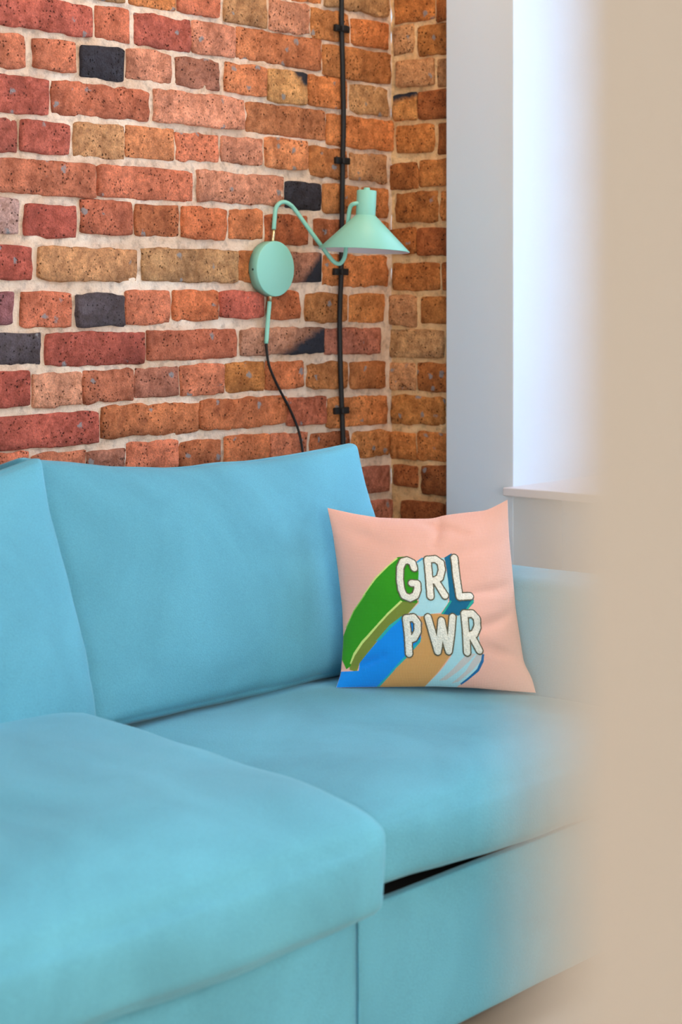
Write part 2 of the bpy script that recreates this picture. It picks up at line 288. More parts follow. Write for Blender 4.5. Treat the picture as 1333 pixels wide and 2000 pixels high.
# ---------------------------------------------------------------- materials
def brick_material():
    m, nt, b = new_mat('old_brick'); L = nt.links
    tc = node(nt, 'ShaderNodeTexCoord'); oi = node(nt, 'ShaderNodeObjectInfo')
    mul = node(nt, 'ShaderNodeMath', operation='MULTIPLY'); mul.inputs[1].default_value = 57.0
    L.new(oi.outputs['Random'], mul.inputs[0])
    add = node(nt, 'ShaderNodeVectorMath', operation='ADD')
    L.new(tc.outputs['Object'], add.inputs[0]); L.new(mul.outputs[0], add.inputs[1])
    def ns(scale, detail=4, rough=0.6):
        n = node(nt, 'ShaderNodeTexNoise'); n.inputs['Scale'].default_value = scale
        n.inputs['Detail'].default_value = detail; n.inputs['Roughness'].default_value = rough
        L.new(add.outputs[0], n.inputs['Vector']); return n
    def ramp(src, p0, c0, p1, c1):
        r = node(nt, 'ShaderNodeValToRGB'); e = r.color_ramp.elements
        e[0].position = p0; e[0].color = c0; e[1].position = p1; e[1].color = c1
        L.new(src, r.inputs[0]); return r
    W = (1, 1, 1, 1); K = (0, 0, 0, 1)
    big = ns(14, 3); grain = ns(260, 5, 0.7); mid = ns(55, 4)
    # tonal mottling of the fired clay
    hsv = node(nt, 'ShaderNodeHueSaturation')
    r1 = ramp(big.outputs['Fac'], 0.3, (0.64, 0.60, 0.58, 1), 0.7, (1.26, 1.24, 1.22, 1))
    L.new(oi.outputs['Color'], hsv.inputs['Color'])
    m1 = node(nt, 'ShaderNodeMix', data_type='RGBA', blend_type='MULTIPLY'); m1.inputs[0].default_value = 1
    L.new(hsv.outputs[0], m1.inputs[6]); L.new(r1.outputs[0], m1.inputs[7])
    r2 = ramp(mid.outputs['Fac'], 0.36, (0.70, 0.62, 0.56, 1), 0.60, (1.10, 1.08, 1.06, 1))
    m2 = node(nt, 'ShaderNodeMix', data_type='RGBA', blend_type='MULTIPLY'); m2.inputs[0].default_value = 1
    L.new(m1.outputs[2], m2.inputs[6]); L.new(r2.outputs[0], m2.inputs[7])
    r3 = ramp(grain.outputs['Fac'], 0.34, (0.70,)*3+(1,), 0.66, (1.24,)*3+(1,))
    m3 = node(nt, 'ShaderNodeMix', data_type='RGBA', blend_type='MULTIPLY'); m3.inputs[0].default_value = 1
    L.new(m2.outputs[2], m3.inputs[6]); L.new(r3.outputs[0], m3.inputs[7])
    # pits
    vo = node(nt, 'ShaderNodeTexVoronoi'); vo.inputs['Scale'].default_value = 130
    dist = node(nt, 'ShaderNodeVectorMath', operation='ADD')
    L.new(add.outputs[0], dist.inputs[0])
    wob = ns(90, 2); sc = node(nt, 'ShaderNodeVectorMath', operation='SCALE'); sc.inputs['Scale'].default_value = 0.008
    L.new(wob.outputs['Color'], sc.inputs[0]); L.new(sc.outputs[0], dist.inputs[1])
    L.new(dist.outputs[0], vo.inputs['Vector'])
    pit = ramp(vo.outputs['Distance'], 0.14, W, 0.30, K)
    gate = ns(30, 2); gr = ramp(gate.outputs['Fac'], 0.46, K, 0.57, W)
    pm = node(nt, 'ShaderNodeMath', operation='MULTIPLY'); L.new(pit.outputs[0], pm.inputs[0]); L.new(gr.outputs[0], pm.inputs[1])
    m4 = node(nt, 'ShaderNodeMix', data_type='RGBA'); L.new(pm.outputs[0], m4.inputs[0])
    L.new(m3.outputs[2], m4.inputs[6])
    dk = node(nt, 'ShaderNodeMix', data_type='RGBA', blend_type='MULTIPLY'); dk.inputs[0].default_value = 1
    L.new(m3.outputs[2], dk.inputs[6]); dk.inputs[7].default_value = (0.22, 0.18, 0.16, 1); L.new(dk.outputs[2], m4.inputs[7])
    # cement flecks
    v2 = node(nt, 'ShaderNodeTexVoronoi'); v2.inputs['Scale'].default_value = 25
    w2 = ns(70, 3); s2 = node(nt, 'ShaderNodeVectorMath', operation='SCALE'); s2.inputs['Scale'].default_value = 0.022
    L.new(w2.outputs['Color'], s2.inputs[0]); a2 = node(nt, 'ShaderNodeVectorMath', operation='ADD')
    L.new(add.outputs[0], a2.inputs[0]); L.new(s2.outputs[0], a2.inputs[1]); L.new(a2.outputs[0], v2.inputs['Vector'])
    fl = ramp(v2.outputs['Distance'], 0.12, W, 0.19, K)
    g2 = node(nt, 'ShaderNodeSeparateColor'); L.new(v2.outputs['Color'], g2.inputs[0])
    gt = node(nt, 'ShaderNodeMath', operation='GREATER_THAN'); gt.inputs[1].default_value = 0.52; L.new(g2.outputs[0], gt.inputs[0])
    fm = node(nt, 'ShaderNodeMath', operation='MULTIPLY'); L.new(fl.outputs[0], fm.inputs[0]); L.new(gt.outputs[0], fm.inputs[1])
    fm2 = node(nt, 'ShaderNodeMath', operation='MULTIPLY'); L.new(fm.outputs[0], fm2.inputs[0]); fm2.inputs[1].default_value = 0.85
    m5 = node(nt, 'ShaderNodeMix', data_type='RGBA'); L.new(fm2.outputs[0], m5.inputs[0])
    L.new(m4.outputs[2], m5.inputs[6]); m5.inputs[7].default_value = srgb(150, 150, 152)
    # burnt, vitrified areas (mesh attribute)
    at = node(nt, 'ShaderNodeAttribute'); at.attribute_name = 'burnt'
    ba = node(nt, 'ShaderNodeMath', operation='ADD'); L.new(at.outputs['Fac'], ba.inputs[0])
    bn = node(nt, 'ShaderNodeMath', operation='MULTIPLY_ADD'); bn.inputs[1].default_value = 0.7; bn.inputs[2].default_value = -0.35
    L.new(mid.outputs['Fac'], bn.inputs[0]); L.new(bn.outputs[0], ba.inputs[1])
    br = ramp(ba.outputs[0], 0.28, K, 0.72, W)
    m6 = node(nt, 'ShaderNodeMix', data_type='RGBA'); L.new(br.outputs[0], m6.inputs[0])
    L.new(m5.outputs[2], m6.inputs[6]); m6.inputs[7].default_value = srgb(52, 54, 64)
    L.new(m6.outputs[2], b.inputs['Base Color'])
    b.inputs['Roughness'].default_value = 0.85; b.inputs['Specular IOR Level'].default_value = 0.25
    # relief
    hsum = node(nt, 'ShaderNodeMath', operation='MULTIPLY_ADD'); hsum.inputs[1].default_value = -1.4
    L.new(pm.outputs[0], hsum.inputs[0])
    h2 = node(nt, 'ShaderNodeMath', operation='MULTIPLY_ADD'); h2.inputs[1].default_value = 1.8
    L.new(mid.outputs['Fac'], h2.inputs[0]); L.new(grain.outputs['Fac'], h2.inputs[2]); L.new(h2.outputs[0], hsum.inputs[2])
    bp = node(nt, 'ShaderNodeBump'); bp.inputs['Strength'].default_value = 0.9; bp.inputs['Distance'].default_value = 0.0045
    L.new(hsum.outputs[0], bp.inputs['Height']); L.new(bp.outputs['Normal'], b.inputs['Normal'])
    return m

def mortar_material(name, c0, c1):
    m, nt, b = new_mat(name); L = nt.links
    tc = node(nt, 'ShaderNodeTexCoord')
    def ns(scale, detail=5, rough=0.65):
        n = node(nt, 'ShaderNodeTexNoise'); n.inputs['Scale'].default_value = scale
        n.inputs['Detail'].default_value = detail; n.inputs['Roughness'].default_value = rough
        L.new(tc.outputs['Object'], n.inputs['Vector']); return n
    a = ns(9); c = ns(170); e = ns(45)
    r = node(nt, 'ShaderNodeValToRGB'); el = r.color_ramp.elements
    el[0].position = 0.32; el[0].color = c0; el[1].position = 0.66; el[1].color = c1
    L.new(a.outputs['Fac'], r.inputs[0])
    r2 = node(nt, 'ShaderNodeValToRGB'); el = r2.color_ramp.elements
    el[0].position = 0.30; el[0].color = (0.62, 0.60, 0.60, 1); el[1].position = 0.52; el[1].color = (1.06, 1.06, 1.06, 1)
    L.new(e.outputs['Fac'], r2.inputs[0])
    mx = node(nt, 'ShaderNodeMix', data_type='RGBA', blend_type='MULTIPLY'); mx.inputs[0].default_value = 1
    L.new(r.outputs[0], mx.inputs[6]); L.new(r2.outputs[0], mx.inputs[7]); L.new(mx.outputs[2], b.inputs['Base Color'])
    b.inputs['Roughness'].default_value = 0.95; b.inputs['Specular IOR Level'].default_value = 0.1
    s = node(nt, 'ShaderNodeMath', operation='ADD'); L.new(c.outputs['Fac'], s.inputs[0]); L.new(e.outputs['Fac'], s.inputs[1])
    bp = node(nt, 'ShaderNodeBump'); bp.inputs['Strength'].default_value = 0.8; bp.inputs['Distance'].default_value = 0.004
    L.new(s.outputs[0], bp.inputs['Height']); L.new(bp.outputs['Normal'], b.inputs['Normal'])
    return m

def velvet_material(name, col):
    m, nt, b = new_mat(name); L = nt.links
    tc = node(nt, 'ShaderNodeTexCoord')
    n = node(nt, 'ShaderNodeTexNoise'); n.inputs['Scale'].default_value = 3.5; n.inputs['Detail'].default_value = 5
    n.inputs['Distortion'].default_value = 1.2
    L.new(tc.outputs['Object'], n.inputs['Vector'])
    r = node(nt, 'ShaderNodeValToRGB'); e = r.color_ramp.elements
    e[0].position = 0.3; e[0].color = tuple(c*0.86 for c in col[:3])+(1,); e[1].position = 0.72; e[1].color = tuple(min(1, c*1.13) for c in col[:3])+(1,)
    L.new(n.outputs['Fac'], r.inputs[0])
    f = node(nt, 'ShaderNodeTexNoise'); f.inputs['Scale'].default_value = 420; f.inputs['Detail'].default_value = 2
    L.new(tc.outputs['Object'], f.inputs['Vector'])
    r2 = node(nt, 'ShaderNodeValToRGB'); e = r2.color_ramp.elements
    e[0].position = 0.3; e[0].color = (0.93,)*3+(1,); e[1].position = 0.7; e[1].color = (1.06,)*3+(1,)
    L.new(f.outputs['Fac'], r2.inputs[0])
    mx = node(nt, 'ShaderNodeMix', data_type='RGBA', blend_type='MULTIPLY'); mx.inputs[0].default_value = 1
    L.new(r.outputs[0], mx.inputs[6]); L.new(r2.outputs[0], mx.inputs[7]); L.new(mx.outputs[2], b.inputs['Base Color'])
    b.inputs['Roughness'].default_value = 0.85; b.inputs['Specular IOR Level'].default_value = 0.15
    b.inputs['Sheen Weight'].default_value = 0.18; b.inputs['Sheen Roughness'].default_value = 0.45
    b.inputs['Sheen Tint'].default_value = (0.65, 0.9, 1, 1)
    s = node(nt, 'ShaderNodeMath', operation='MULTIPLY_ADD'); s.inputs[1].default_value = 3.0
    L.new(n.outputs['Fac'], s.inputs[0]); L.new(f.outputs['Fac'], s.inputs[2])
    bp = node(nt, 'ShaderNodeBump'); bp.inputs['Strength'].default_value = 0.25; bp.inputs['Distance'].default_value = 0.003
    L.new(s.outputs[0], bp.inputs['Height']); L.new(bp.outputs['Normal'], b.inputs['Normal'])
    return m

def print_material():
    """woven cotton carrying the printed and embroidered picture as a colour attribute"""
    m, nt, b = new_mat('printed_cotton'); L = nt.links
    at = node(nt, 'ShaderNodeAttribute'); at.attribute_name = 'print'
    uv = node(nt, 'ShaderNodeUVMap')
    def wave(direction, scale):
        w = node(nt, 'ShaderNodeTexWave', bands_direction=direction); w.inputs['Scale'].default_value = scale
        w.inputs['Distortion'].default_value = 0.6; w.inputs['Detail'].default_value = 1; L.new(uv.outputs[0], w.inputs['Vector']); return w
    wx = wave('X', 38); wy = wave('Y', 38)
    p = node(nt, 'ShaderNodeMath', operation='MULTIPLY'); L.new(wx.outputs['Fac'], p.inputs[0]); L.new(wy.outputs['Fac'], p.inputs[1])
    r = node(nt, 'ShaderNodeValToRGB'); e = r.color_ramp.elements
    e[0].position = 0.0; e[0].color = (0.88,)*3+(1,); e[1].position = 0.6; e[1].color = (1.05,)*3+(1,)
    L.new(p.outputs[0], r.inputs[0])
    mx = node(nt, 'ShaderNodeMix', data_type='RGBA', blend_type='MULTIPLY'); mx.inputs[0].default_value = 1
    L.new(at.outputs['Color'], mx.inputs[6]); L.new(r.outputs[0], mx.inputs[7]); L.new(mx.outputs[2], b.inputs['Base Color'])
    b.inputs['Roughness'].default_value = 0.9; b.inputs['Specular IOR Level'].default_value = 0.15
    b.inputs['Sheen Weight'].default_value = 0.15
    bp = node(nt, 'ShaderNodeBump'); bp.inputs['Strength'].default_value = 0.5; bp.inputs['Distance'].default_value = 0.0012
    L.new(p.outputs[0], bp.inputs['Height']); L.new(bp.outputs['Normal'], b.inputs['Normal'])
    return m

def sequin_material():
    m, nt, b = new_mat('pearl_sequins'); L = nt.links
    at = node(nt, 'ShaderNodeAttribute'); at.attribute_name = 'print'
    tc = node(nt, 'ShaderNodeTexCoord')
    vo = node(nt, 'ShaderNodeTexVoronoi'); vo.inputs['Scale'].default_value = 420; L.new(tc.outputs['Object'], vo.inputs['Vector'])
    r = node(nt, 'ShaderNodeValToRGB'); e = r.color_ramp.elements
    e[0].position = 0.0; e[0].color = (0.80, 0.80, 0.78, 1); e[1].position = 1.0; e[1].color = (1.05, 1.03, 1.0, 1)
    sp = node(nt, 'ShaderNodeSeparateColor'); L.new(vo.outputs['Color'], sp.inputs[0]); L.new(sp.outputs[0], r.inputs[0])
    mx = node(nt, 'ShaderNodeMix', data_type='RGBA', blend_type='MULTIPLY'); mx.inputs[0].default_value = 1
    L.new(at.outputs['Color'], mx.inputs[6]); L.new(r.outputs[0], mx.inputs[7]); L.new(mx.outputs[2], b.inputs['Base Color'])
    b.inputs['Roughness'].default_value = 0.28; b.inputs['Specular IOR Level'].default_value = 0.6
    bp = node(nt, 'ShaderNodeBump'); bp.inputs['Strength'].default_value = 0.5; bp.inputs['Distance'].default_value = 0.0015
    L.new(vo.outputs['Distance'], bp.inputs['Height']); L.new(bp.outputs['Normal'], b.inputs['Normal'])
    return m

M_BRICK = brick_material(); M_MORTAR = mortar_material('lime_mortar', srgb(208, 175, 146), srgb(238, 218, 198)); M_WARM_MORTAR = mortar_material('warm_lit_mortar', srgb(212, 164, 112), srgb(238, 200, 150))  # return mortar: sandy tone with the corner's warm light put into its colour
M_VELVET = velvet_material('turquoise_velvet', srgb(91, 158, 178))
M_PRINT = print_material(); M_SEQUIN = sequin_material()
M_WHITE = plain('white_wall_paint', srgb(200, 215, 228), 0.55, bump=0.05, bscale=90, var=0.02)
M_BEIGE = plain('beige_wall_paint', srgb(212, 186, 161), 0.75, bump=0.05, bscale=90, var=0.015)
M_CEIL = plain('ceiling_paint', srgb(235, 232, 226), 0.8)
M_FLOOR = plain('pale_oak_floor', srgb(205, 190, 172), 0.45, var=0.08, vscale=6)
M_MINT = plain('mint_lacquer', srgb(140, 206, 188), 0.48, var=0.01)
M_MINTIN = plain('white_shade_lining', srgb(228, 226, 234), 0.5)
M_BRASS = plain('brushed_brass', srgb(226, 208, 164), 0.3, metal=1.0)
M_BLACK = plain('black_rubber', srgb(16, 16, 18), 0.6)
M_SCREW = plain('dark_steel_screw', srgb(60, 90, 80), 0.4, metal=0.6)
M_DARK = plain('gap_shade_black', srgb(18, 18, 20), 0.9)  # flat black, stands in for the shade inside the gap under the seat
M_SILL = plain('white_sill_laminate', srgb(206, 200, 204), 0.4)
M_FRAME = plain('white_window_frame', srgb(236, 238, 240), 0.35)
gm, gnt, gb = new_mat('window_glass')
gb.inputs['Transmission Weight'].default_value = 1.0; gb.inputs['Roughness'].default_value = 0.0; gb.inputs['IOR'].default_value = 1.02
M_GLASS = gm

# ---------------------------------------------------------------- room shell
WALL_Y = 2.6473      # mortar face of the brick wall
CORNER_X = 3.2779    # mortar face of its short return
PIER_X = 3.23        # plaster face beside the window
X0, Y0, ZT = -2.4, -2.6, 2.9

def slab(name, *a, mat=M_WHITE, bevel=0.0, parent=None):
    return obj(name, box_mesh(name, *a, bevel=bevel), mat, parent, smooth=False)

structure(slab('floor', X0-.2, 4.2, Y0-.2, 2.9, -0.12, 0.0, mat=M_FLOOR))
structure(slab('ceiling', X0-.2, 4.0, Y0-.2, 2.9, ZT, ZT+.12, mat=M_CEIL))
structure(slab('wall_left', X0-.2, X0, Y0, 2.9, 0, ZT, mat=M_CEIL))
structure(slab('wall_rear', X0-.2, 4.0, Y0-.2, Y0, 0, ZT, mat=M_CEIL))
# partition whose near edge stands right beside the lens (a doorway)
structure(slab('wall_front', 0.1535, 3.23, -0.30, 0.1058, 0, ZT, mat=M_BEIGE, bevel=0.003))

def mortar_sheet(name, u0, u1, w0, w1, place, step=0.014, amp=0.0035):
    nu = int((u1-u0)/step); nw = int((w1-w0)/step); V = []; F = []
    for i in range(nu+1):
        for j in range(nw+1):
            u = u0+(u1-u0)*i/nu; w = w0+(w1-w0)*j/nw
            d = amp*(noise.noise((u*34, w*34, 3.1)) + 0.6*noise.noise((u*80, w*80, 8.0)))
            V.append(place(u, w, d))
    for i in range(nu):
        for j in range(nw):
            a = i*(nw+1)+j; F.append((a, a+nw+1, a+nw+2, a+1))
    # close the slab behind
    base = len(V)
    for (u, w) in ((u0, w0), (u1, w0), (u1, w1), (u0, w1)): V.append(place(u, w, -0.22))
    F.append((base, base+1, base+2, base+3)[::-1])
    return mesh(name, V, F)

wall_back = structure(obj('wall_back', mortar_sheet('wall_back', X0, CORNER_X, 0, ZT, lambda u, w, d: (u, WALL_Y-d, w)), M_MORTAR))
wall_corner = structure(obj('wall_corner', mortar_sheet('wall_corner', 2.40, WALL_Y, 0, ZT, lambda u, w, d: (CORNER_X-d, u, w)), M_WARM_MORTAR))

BRICK_COL = {'R': (188, 100, 84), 'r': (216, 130, 98), 'o': (216, 142, 86), 'l': (224, 148, 102), 'p': (222, 156, 126),
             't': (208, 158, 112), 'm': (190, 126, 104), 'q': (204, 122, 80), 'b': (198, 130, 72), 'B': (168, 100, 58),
             'g': (196, 156, 148), 'G': (140, 94, 98), 'd': (62, 62, 72), 'e': (92, 84, 90), 'c': (206, 162, 108),
             'k': (190, 136, 112), 'x': (206, 142, 84)}  # orange and brown tones carry part of the warm corner light

def make_brick(k, u0, u1, w0, w1, code, place, parent, proud, step=0.0105):
    """one hand-made brick: uneven arrises, rounded edge, faces proud of the mortar"""
    uc, wc = (u0+u1)/2, (w0+w1)/2; hu, hw = (u1-u0)/2, (w1-w0)/2
    nu = max(5, int(2*hu/step)); nw = max(5, int(2*hw/step)); s = k*3.17
    rnd = random.Random(k*13+1); tu, tw = rnd.uniform(-.02, .02), rnd.uniform(-.03, .03)
    rough = rnd.uniform(0.6, 1.5)
    V = []; F = []; B = []
    def outline(a, b, grow):
        # pull the corners in, make the sides wander
        m = max(abs(a), abs(b)); cr = (min(abs(a), abs(b))/max(m, 1e-6))**14*m**4
        x = a*(hu+grow) - math.copysign(0.0026*cr, a); y = b*(hw+grow) - math.copysign(0.0026*cr, b)
        j = m**3
        x += j*(0.0034*noise.noise((s+b*2.2, a*1.5, 1))+0.0024*noise.noise((s+y*150, x*150, 2)))*rough
        y += j*(0.0038*noise.noise((s+x*24, b*1.5, 5))+0.0026*noise.noise((s+x*120, y*120, 7)))*rough
        return x, y
    def marks(n, h):      # grid lines, with one close to each arris
        e = 0.0028/h
        return [-1.0] + [-1+e+(2-2*e)*i/(n-2) for i in range(n-1)] + [1.0]
    mu, mw = marks(nu, hu), marks(nw, hw)
    for i in range(nu+1):
        for j in range(nw+1):
            a, b = mu[i], mw[j]
            edge = max(abs(a), abs(b)) > 0.999
            x, y = outline(a, b, 0.0016)
            d = proud + 0.0024*rough*noise.noise((s+x*28, y*28, 9)) + 0.0010*rough*noise.noise((s+x*85, y*85, 4)) + tu*x + tw*y
            chip = noise.noise((s*1.7+x*16, y*24, 14))
            if chip > 0.22: d -= min(0.0035, (chip-0.22)*0.030)*rough
            d = max(d, 0.0022)
            if edge: d -= 0.0026
            V.append((x, y, d))
            bu = 0.0
            if code == 'k': bu = max(0.0, min(1.0, (a*1.1 - b*0.55 - 0.05)*1.2))
            if code == 'c': bu = max(0.0, min(1.0, 0.5+2.2*min(b-0.25, a-0.25-(1-b)*0.8)))
            if code == 'x': bu = max(0.0, min(1.0, (b-0.25)*2.0 + (a-0.2)*0.5))
            if code in 'de': bu = 0.0
            B.append(bu)
    ring = [(i, 0) for i in range(nu)] + [(nu, j) for j in range(nw)] + [(i, nw) for i in range(nu, 0, -1)] + [(0, j) for j in range(nw, 0, -1)]
    idx = lambda i, j: i*(nw+1)+j
    for i in range(nu):
        for j in range(nw):
            F.append((idx(i, j), idx(i+1, j), idx(i+1, j+1), idx(i, j+1)))
    n0 = len(V)
    for (i, j) in ring:
        x, y, d = V[idx(i, j)]; V.append((x*1.008, y*1.02, -0.03)); B.append(B[idx(i, j)])
    for q in range(len(ring)):
        q2 = (q+1) % len(ring)
        F.append((idx(*ring[q2]), idx(*ring[q]), n0+q, n0+q2))
    me = mesh('brick', [place(x, y, d) for x, y, d in V], F)
    at = me.attributes.new('burnt', 'FLOAT', 'POINT'); at.data.foreach_set('value', B)
    o = obj('brick', me, M_BRICK, parent, loc=place(uc, wc, 0, True))
    c = BRICK_COL[code]; f = rnd.uniform(0.92, 1.10); g = rnd.uniform(0.96, 1.04)
    cc = srgb(min(255, c[0]*f), min(255, c[1]*f*g), min(255, c[2]*f*g)); o.color = cc
    return o

def place_back(u, w, d, origin=False):
    return (u, WALL_Y if origin else -d, w)
def place_corner(u, w, d, origin=False):
    return (CORNER_X if origin else -d, u, w)

# bricks just outside the picture on the left, and the course above it
rk = random.Random(3)
all_rows = {r: list(bs) for r, bs in WALL_BRICKS.items()}
for r, bs in all_rows.items():
    if r > 12: continue
    z0 = sum(b[2] for b in bs)/len(bs); z1 = sum(b[3] for b in bs)/len(bs); x = bs[0][0]
    header = (bs[1][1]-bs[1][0]) < 0.2 if len(bs) > 2 else False
    while x > 1.25:
        w = 0.12 if header else 0.25
        bs.insert(0, (x-0.013-w, x-0.013, z0, z1, rk.choice('RRrrrmpt'))); x -= w+0.013
for r in (13, 14):      # courses that dip behind the sofa
    bs = all_rows[r]; x = bs[0][0]; z0, z1 = bs[0][2], bs[0][3]; w = 0.25 if r == 13 else 0.122
    while x > 2.3:
        bs.insert(0, (x-0.013-w, x-0.013, z0, z1, rk.choice('rrqmo'))); x -= w+0.013
for r in range(-2, -7, -1):      # courses above the picture
    z0 = max(b[2] for b in all_rows[r+1]) + 0.0775; x = CORNER_X-0.015; bs = []; w = 0.25 if r % 2 else 0.122
    while x > 1.5:
        bs.append((x-w, x, z0, z0+0.063, rk.choice('rrolqptR'))); x -= w+0.013
    all_rows[r] = bs[::-1]
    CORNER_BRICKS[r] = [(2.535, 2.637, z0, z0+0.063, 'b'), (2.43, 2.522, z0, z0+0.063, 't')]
k = 0
for r in sorted(all_rows):
    for (a, b_, c_, d_, code) in all_rows[r]:
        k += 1
        make_brick(k, a, b_, c_, d_, code, place_back, wall_back, 0.005 + rk.uniform(-.002, .004))
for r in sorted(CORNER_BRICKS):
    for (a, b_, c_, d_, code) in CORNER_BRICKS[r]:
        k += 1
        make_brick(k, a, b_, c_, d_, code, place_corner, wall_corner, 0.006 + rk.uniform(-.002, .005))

# window wall: plaster pier, niche under the sill, deep splayless reveal
SILL_Z = 0.7465; WIN_TOP = 2.45; NY = 2.270; SY = 0.95
bm = bmesh.new()
add_box(bm, PIER_X, 3.84, NY, 2.452, 0, ZT, bevel=0.002)             # pier
structure(obj('wall_right', from_bm('wall_right', bm), M_WHITE, smooth=False))
structure(slab('wall_niche', 3.42, 3.84, SY, NY, 0, SILL_Z-0.02))      # recess below the sill
structure(slab('wall_lintel', PIER_X, 3.84, SY, NY, WIN_TOP, ZT))
structure(slab('wall_window_side', PIER_X, 3.84, 0.113, SY, 0, ZT))
win = structure(bpy.data.objects.new('window_1', None)); C.objects.link(win); win.location = (3.75, (NY+SY)/2, SILL_Z)
def wpart(name, me, mat, label=None):
    o = obj(name, me, mat, win, smooth=False, label=label); o.matrix_parent_inverse = Matrix.Translation(win.location).inverted(); return o
bm = bmesh.new()
fy0, fy1, fz0, fz1 = SY, NY, SILL_Z, WIN_TOP
add_box(bm, 3.72, 3.79, fy0, fy1, fz0, fz0+.07, .004); add_box(bm, 3.72, 3.79, fy0, fy1, fz1-.07, fz1, .004)
add_box(bm, 3.72, 3.79, fy0, fy0+.07, fz0, fz1, .004); add_box(bm, 3.72, 3.79, fy1-.07, fy1, fz0, fz1, .004)
add_box(bm, 3.72, 3.79, (fy0+fy1)/2-.05, (fy0+fy1)/2+.05, fz0, fz1, .004)
wpart('window_frame', from_bm('window_frame', bm), M_FRAME)
for a, b_ in ((fy0+.07, (fy0+fy1)/2-.05), ((fy0+fy1)/2+.05, fy1-.07)):
    wpart('pane', box_mesh('pane', 3.752, 3.758, a, b_, fz0+.07, fz1-.07), M_GLASS)
wpart('window_sill', box_mesh('window_sill', 3.20, 3.73, SY-.02, NY+.0065, SILL_Z-.018, SILL_Z, bevel=.0025), M_SILL)

# ---------------------------------------------------------------- sofa
sofa = thing('sofa', (2.0, 2.05, 0), 'turquoise velvet sofa with loose cushions against the brick wall', 'sofa')
def spart(name, me, mat=M_VELVET, loc=(0, 0, 0), rot=(0, 0, 0), label=None, smooth=True, parent=None):
    o = obj(name, me, mat, parent or sofa, label=label, smooth=smooth)
    o.location = Vector(loc) - sofa.location if parent is None else loc
    o.rotation_euler = rot; return o
XL, XS, XR = 1.02, 1.933, 2.72          # left arm, module seam, right arm (inner faces)
# front rails: two upholstered modules meeting at a stitched seam
def rail(x0, x1):
    return soft_box('front_rail', (x1-x0)/2+.002, 0.009, 0.114, 0.004, crown=(0, 0.003, 0.0), n=(24, 6, 12), wrinkle=0.001, seed=x0*9)
spart('front_rail', rail(XL-.2, XS), loc=((XL-.2+XS)/2, 1.631, 0.184))
spart('front_rail', rail(XS+.001, XR+.02), loc=((XS+XR+.021)/2, 1.631, 0.184))
spart('rail_seam', tube_mesh('rail_seam', [(0, 0, -.105), (0, -.001, 0), (0, 0, .105)], 0.0024, 8), loc=(XS+.0005, 1.6195, .188), label='stitched vertical seam')
spart('seat_deck', box_mesh('seat_deck', -.86, .86, -.44, .40, -.02, .02), M_DARK, loc=((XL+XR)/2, 2.085, 0.25), smooth=False, label='seat deck coloured black for the shade under the cushions')
spart('back_frame', soft_box('back_frame', (XR-XL)/2+.2, 0.04, 0.31, 0.03, n=(20, 6, 14)), loc=((XL+XR)/2, 2.50, 0.385))
def arm(x0, x1):
    return soft_box('arm', (x1-x0)/2, 0.46, 0.279, 0.045, crown=(0.006, 0.004, 0.006), n=(12, 24, 18), wrinkle=0.002, seed=x0)
spart('arm', arm(XR, XR+.215), loc=(XR+.1075, 2.06, 0.353))
spart('arm', arm(XL-.215, XL), loc=(XL-.1075, 2.06, 0.353))
for (lx, ly) in ((XL-.12, 1.78), (XR+.12, 1.78), (XL-.12, 2.44), (XR+.12, 2.44)):
    spart('leg', lathe_mesh('leg', [(0.014, 0), (0.02, .078)], 16, True), M_BLACK, loc=(lx, ly, 0.0), label='short black foot')
# seat cushions
def roll_front(w, hy, R, h0, zc=-0.03):
    # the upper front edge rolls over like a filled cushion
    d = max(0.0, w.y+hy)
    if d >= R or w.z <= zc: return w.z
    h = h0 + (1-h0)*math.sqrt(max(0.0, 1-((R-d)/R)**2))
    return zc + (w.z-zc)*h
def warp_right(w, q):
    z = w.z
    w.z = roll_front(w, 0.36, 0.11, 0.72)
    # lower edge sags towards the right end
    if q[2] < 0: w.z += (-q[2])*(0.014*(-q[0])-0.004)
    return w
def warp_left(w, q):
    w.z = roll_front(w, 0.385, 0.15, 0.62)
    if q[2] < 0: w.z += q[2]*0.008*max(0.0, -q[0]) + (-q[2])*(-0.006)
    return w
spart('seat_cushion', soft_box('seat_cushion', 0.385, 0.36, 0.060, 0.020, crown=(0.004, 0.014, 0.018), n=(34, 34, 16), warp=warp_right, wrinkle=0.0045, seed=4.0),
      loc=(2.335, 1.965, 0.3755), label='right seat cushion')
spart('seat_cushion', soft_box('seat_cushion', 0.45, 0.385, 0.069, 0.018, crown=(0.006, 0.016, 0.040), n=(36, 44, 16), warp=warp_left, wrinkle=0.0065, seed=11.0),
      loc=(1.463, 1.935, 0.412), rot=(math.radians(2.8), 0, math.radians(-1.5)), label='left seat cushion, pulled forward')
# back cushions, leaning
def warp_back(w, q, right):
    t = max(0.0, q[2])
    w.z += t*(0.034*abs(q[0])**2.5 - 0.030 + (0.012 if q[0] < 0 else right)*abs(q[0])**2)   # top edge dips between the corners
    w.x += 0.018*q[0]**3*t**4                        # pulled-out corners
    w.x += 0.014*(1-q[2]*q[2])*q[0]*abs(q[0])
    e = max(0.0, abs(q[0])-0.62)/0.38               # gathers along the side seams
    w.y += 0.006*e*(1-0.6*e)*noise.noise((q[0]*2.0, w.z*26+right*90, 3.0))
    w.y -= 0.018*max(0.0, -q[2])                     # belly sits low
    return w
LEAN = math.radians(-18.0)
def back(x0, x1, seed, right):
    me = soft_box('back_cushion', (x1-x0)/2, 0.050, 0.225, 0.018, crown=(0.002, 0.066, 0.004), n=(34, 14, 28), warp=lambda w, q: warp_back(w, q, right), wrinkle=0.005, seed=seed)
    return me
